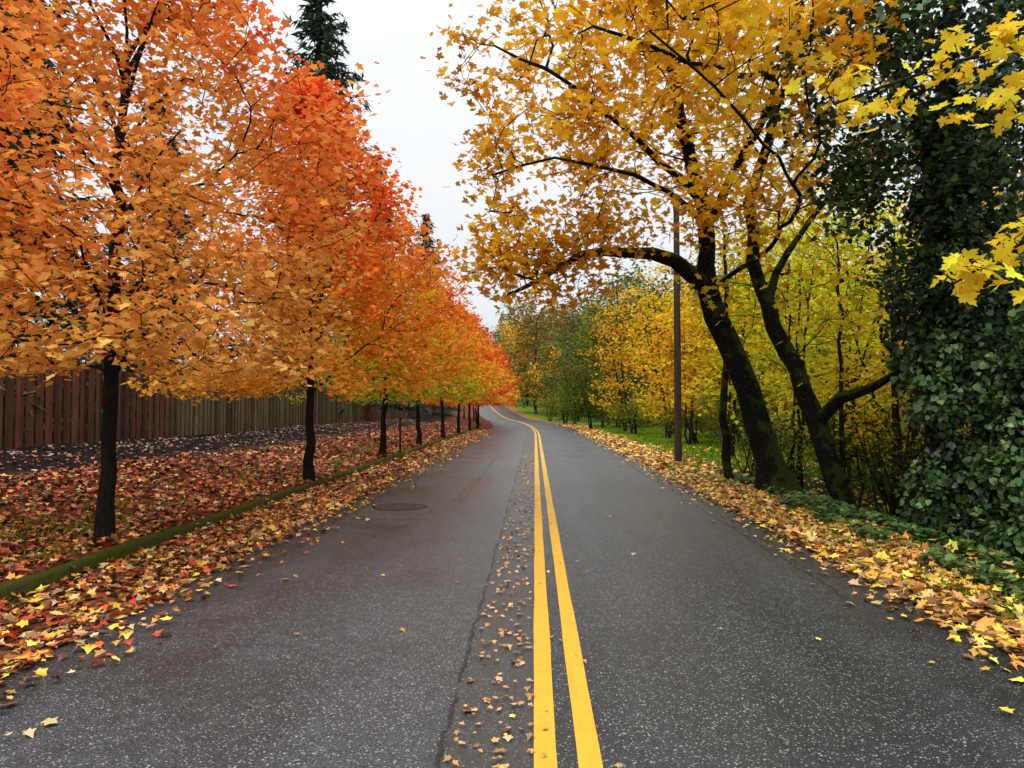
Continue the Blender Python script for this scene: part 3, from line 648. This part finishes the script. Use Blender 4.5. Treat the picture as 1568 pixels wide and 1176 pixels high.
# ------------------------------------------------------------------ fallen leaves
b = B(); rg = np.random.default_rng(31)
CL = np.array([(.66, .18, .03), (.54, .09, .025), (.70, .26, .06), (.34, .07, .03), (.18, .06, .025), (.76, .38, .09), (.08, .03, .02), (.46, .04, .02), (.62, .36, .18), (.12, .05, .025), (.26, .10, .03)])
CR = np.array([(.82, .48, .05), (.78, .36, .05), (.58, .28, .07), (.32, .15, .05), (.72, .26, .05), (.88, .62, .10), (.16, .08, .04), (.60, .40, .18), (.24, .12, .05)])
def litter(u0, u1, y0, y1, n, size, C, lift=.02, tilt=.22, pw=1., um=None):
    u = rg.uniform(u0, u1, n) if um is None else um(n); y = y0 + (y1 - y0) * rg.uniform(0, 1, n) ** pw; x = cx(y) + u
    z = gz(x, y); z = np.where((u > -3.4) & (u < 3.05), bz(y) + .012, z)
    p = np.stack([x, y, z + .012 + rg.uniform(0, 1, n) ** 2 * lift + size * .12], 1)
    leaves(b, p, size * rg.uniform(.5, 1.25, n), vary(C[rg.integers(0, len(C), n)], .28, rg), MAPLE, 0, .1, tilt, .5, rg)
A1 = dict(lift=.05, tilt=.38)
CE = np.vstack([CL, CR[[0, 1, 5, 7]]])
litter(-4.62, -3.35, 1, 16, 4800, .085, CE, **A1); litter(-4.62, -3.3, 14, 55, 4200, .11, CE, **A1)
litter(0, 0, 1, 50, 1700, .075, CE, um=lambda n: -3.4 + np.abs(rg.normal(size=n)) * .27, pw=1.3)
litter(-4.85, -4.55, 1, 30, 260, .075, CL, lift=.14)
litter(-8.2, -4.8, 1, 17, 9500, .09, CL, **A1); litter(-7.8, -4.8, 16, 60, 7000, .12, CL, **A1)
litter(-10.5, -7.3, 4, 55, 6500, .08, np.array([(.22, .09, .05), (.14, .05, .03), (.36, .2, .13), (.45, .13, .05), (.48, .36, .28), (.08, .04, .03)]))
litter(3.0, 4.7, 2, 18, 6400, .105, CR, **A1); litter(3.0, 5.2, 17, 75, 5500, .15, CR, **A1)
litter(0, 0, 2, 50, 1500, .08, CR, um=lambda n: 3.1 - np.abs(rg.normal(size=n)) * .24, pw=1.3)
litter(4.5, 9, 3, 30, 2600, .12, CR, lift=.15, tilt=.5)
litter(-.56, -.17, 1.5, 30, 900, .045, np.array([(.42, .22, .10), (.55, .30, .12), (.28, .13, .06), (.58, .26, .07)]), 0, .12, 1.4)
litter(-.3, .3, 1.5, 40, 110, .035, CR, 0, .12, 1.4)
litter(.3, 3.0, 2, 30, 26, .055, CR, 0, .15, 1.); litter(-3.2, -.6, 2, 30, 40, .05, CR, 0, .15, 1.)
b.obj('fallen_leaves', [M_gleaf])
b = B(); n = 17000
u = 3.95 + np.abs(rg.normal(size=n)) * 1.4; y = rg.uniform(3, 17, n); x = cx(y) + u; p = np.stack([x, y, u * 0], 1)
k = noise3(p, 1.6) + .25 * (u - 4.6) > -.15; x, y = x[k], y[k]; n = len(x)
p = np.stack([x, y, gz(x, y) + rg.uniform(.02, .20, n)], 1)
leaves(b, p, .085 * rg.uniform(.6, 1.3, n), vary(pal([(.02, .06, .012), (.06, .14, .025), (.14, .24, .05)], rg.uniform(size=n)), .2, rg), IVY, 0, .3, .35, .2, rg)
b.obj('ground_ivy', [M_ivy])
b = B()
def blades(u0, u1, y0, y1, n, h, thr=-9):
    u = rg.uniform(u0, u1, n); y = rg.uniform(y0, y1, n); x = cx(y) + u
    k = noise3(np.stack([x, y, x * 0], 1), 1.7) > thr; x, y = x[k], y[k]; n = len(x)
    p = np.stack([x, y, gz(x, y) + .4 * h], 1)
    leaves(b, p, h * rg.uniform(.6, 1.4, n), vary(pal([(.08, .15, .01), (.18, .32, .02), (.32, .44, .03)], rg.uniform(size=n)), .2, rg), NEED, 0, rg=rg, tilt=.5, curl=.3, dirs=np.tile([0, 0, 1.], (n, 1)))
blades(4.6, 12, 22, 60, 26000, .16); blades(3.5, 4.8, 3, 24, 7000, .09, .0); blades(-6.5, -4.85, 2, 30, 6000, .09, .25)
b.obj('grass', [M_leaf])

# ------------------------------------------------------------------ utility pole, stake
mw, g = newmat('pole_wood'); pos = g.n('ShaderNodeNewGeometry').outputs['Position']
gr = g.noise(g.n('ShaderNodeMapping', {'Vector': pos, 'Scale': (1, 1, .05)}).outputs[0], 50., 5., .7)
finish(g, g.ramp(gr, [(.3, (.022, .014, .010)), (.7, (.085, .052, .036))]), .85, gr, .6, .01, .15)
b = B(); zs = np.linspace(-.3, 8.2, 14)
tube(b, np.stack([zs * .0, zs * 0, zs], 1), np.linspace(.115, .085, 14), 14)
th = np.linspace(0, 6.283, 14, endpoint=False); b.add(np.stack([.085 * np.cos(th), .085 * np.sin(th), th * 0 + 8.2], 1), np.arange(14), [14])
box(b, (-.03, -.108, 1.6), (.03, .02, 3.0)); box(b, (0, -.118, 2.1), (.10, .006, .14))
tube(b, [(.09, -.08, -.2), (.08, -.07, 4), (.06, -.06, 8)], [.012] * 3, 6)
o = b.obj('utility_pole', [mw]); o.location = (5.05, 22.5, float(gz(5.05, 22.5)))
b = B(); box(b, (0, 0, .55), (.06, .06, 1.3)); box(b, (0, 0, 1.21), (.045, .045, .04)); box(b, (.12, 0, .95), (.25, .012, .03)); o = b.obj('wooden_stake', [mw]); o.location = (-3.75, 24.8, .12)

# ------------------------------------------------------------------ sky, light, camera
w = bpy.data.worlds.new('World'); sc.world = w; w.use_nodes = True; w.node_tree.nodes.clear(); g = NT(w.node_tree)
EL, ROT = math.radians(52), math.radians(215)
sky = g.n('ShaderNodeTexSky', sky_type='NISHITA', sun_disc=False, sun_elevation=EL, sun_rotation=ROT)
tc = g.n('ShaderNodeTexCoord').outputs['Generated']
z = g.m('MAXIMUM', g.n('ShaderNodeSeparateXYZ', {0: tc}).outputs[2], 0.)
lum = g.m('ADD', g.m('ADD', .89, g.m('MULTIPLY', z, .18)), g.m('MULTIPLY', g.m('POWER', z, 4.), 2.7))
nz = g.noise(g.n('ShaderNodeMapping', {'Vector': tc, 'Scale': (1, 1, 2.2)}).outputs[0], 2.2, 5., .55)
cl = g.ramp(nz, [(.32, (.80, .89, .95)), (.5, (.94, .98, 1.)), (.68, (1., 1., 1.))])
cl = g.mix(1., cl, g.n('ShaderNodeCombineColor', {0: g.m('MULTIPLY', lum, 9.5), 1: g.m('MULTIPLY', lum, 9.5), 2: g.m('MULTIPLY', lum, 9.5)}).outputs[0], 'MULTIPLY')
c = g.mix(.95, sky.outputs[0], cl)
bg = g.n('ShaderNodeBackground', {'Color': c, 'Strength': .11}); g.nt.links.new(bg.outputs[0], g.n('ShaderNodeOutputWorld').inputs[0])
L = bpy.data.lights.new('sun', 'SUN'); L.energy = 1.5; L.angle = math.radians(16); L.color = (1, .96, .9)
o = bpy.data.objects.new('sun', L); sc.collection.objects.link(o)
dirv = Vector((math.sin(ROT) * math.cos(EL), math.cos(ROT) * math.cos(EL), math.sin(EL)))
o.rotation_euler = dirv.to_track_quat('Z', 'Y').to_euler()
cam = bpy.data.cameras.new('camera'); cam.lens = 25.95; cam.sensor_width = 36; cam.clip_end = 4000; cam.clip_start = .05
o = bpy.data.objects.new('camera', cam); sc.collection.objects.link(o); o.location = (0, 0, 1.65)
o.rotation_euler = (math.radians(90 + 1.87), 0, 0); sc.camera = o
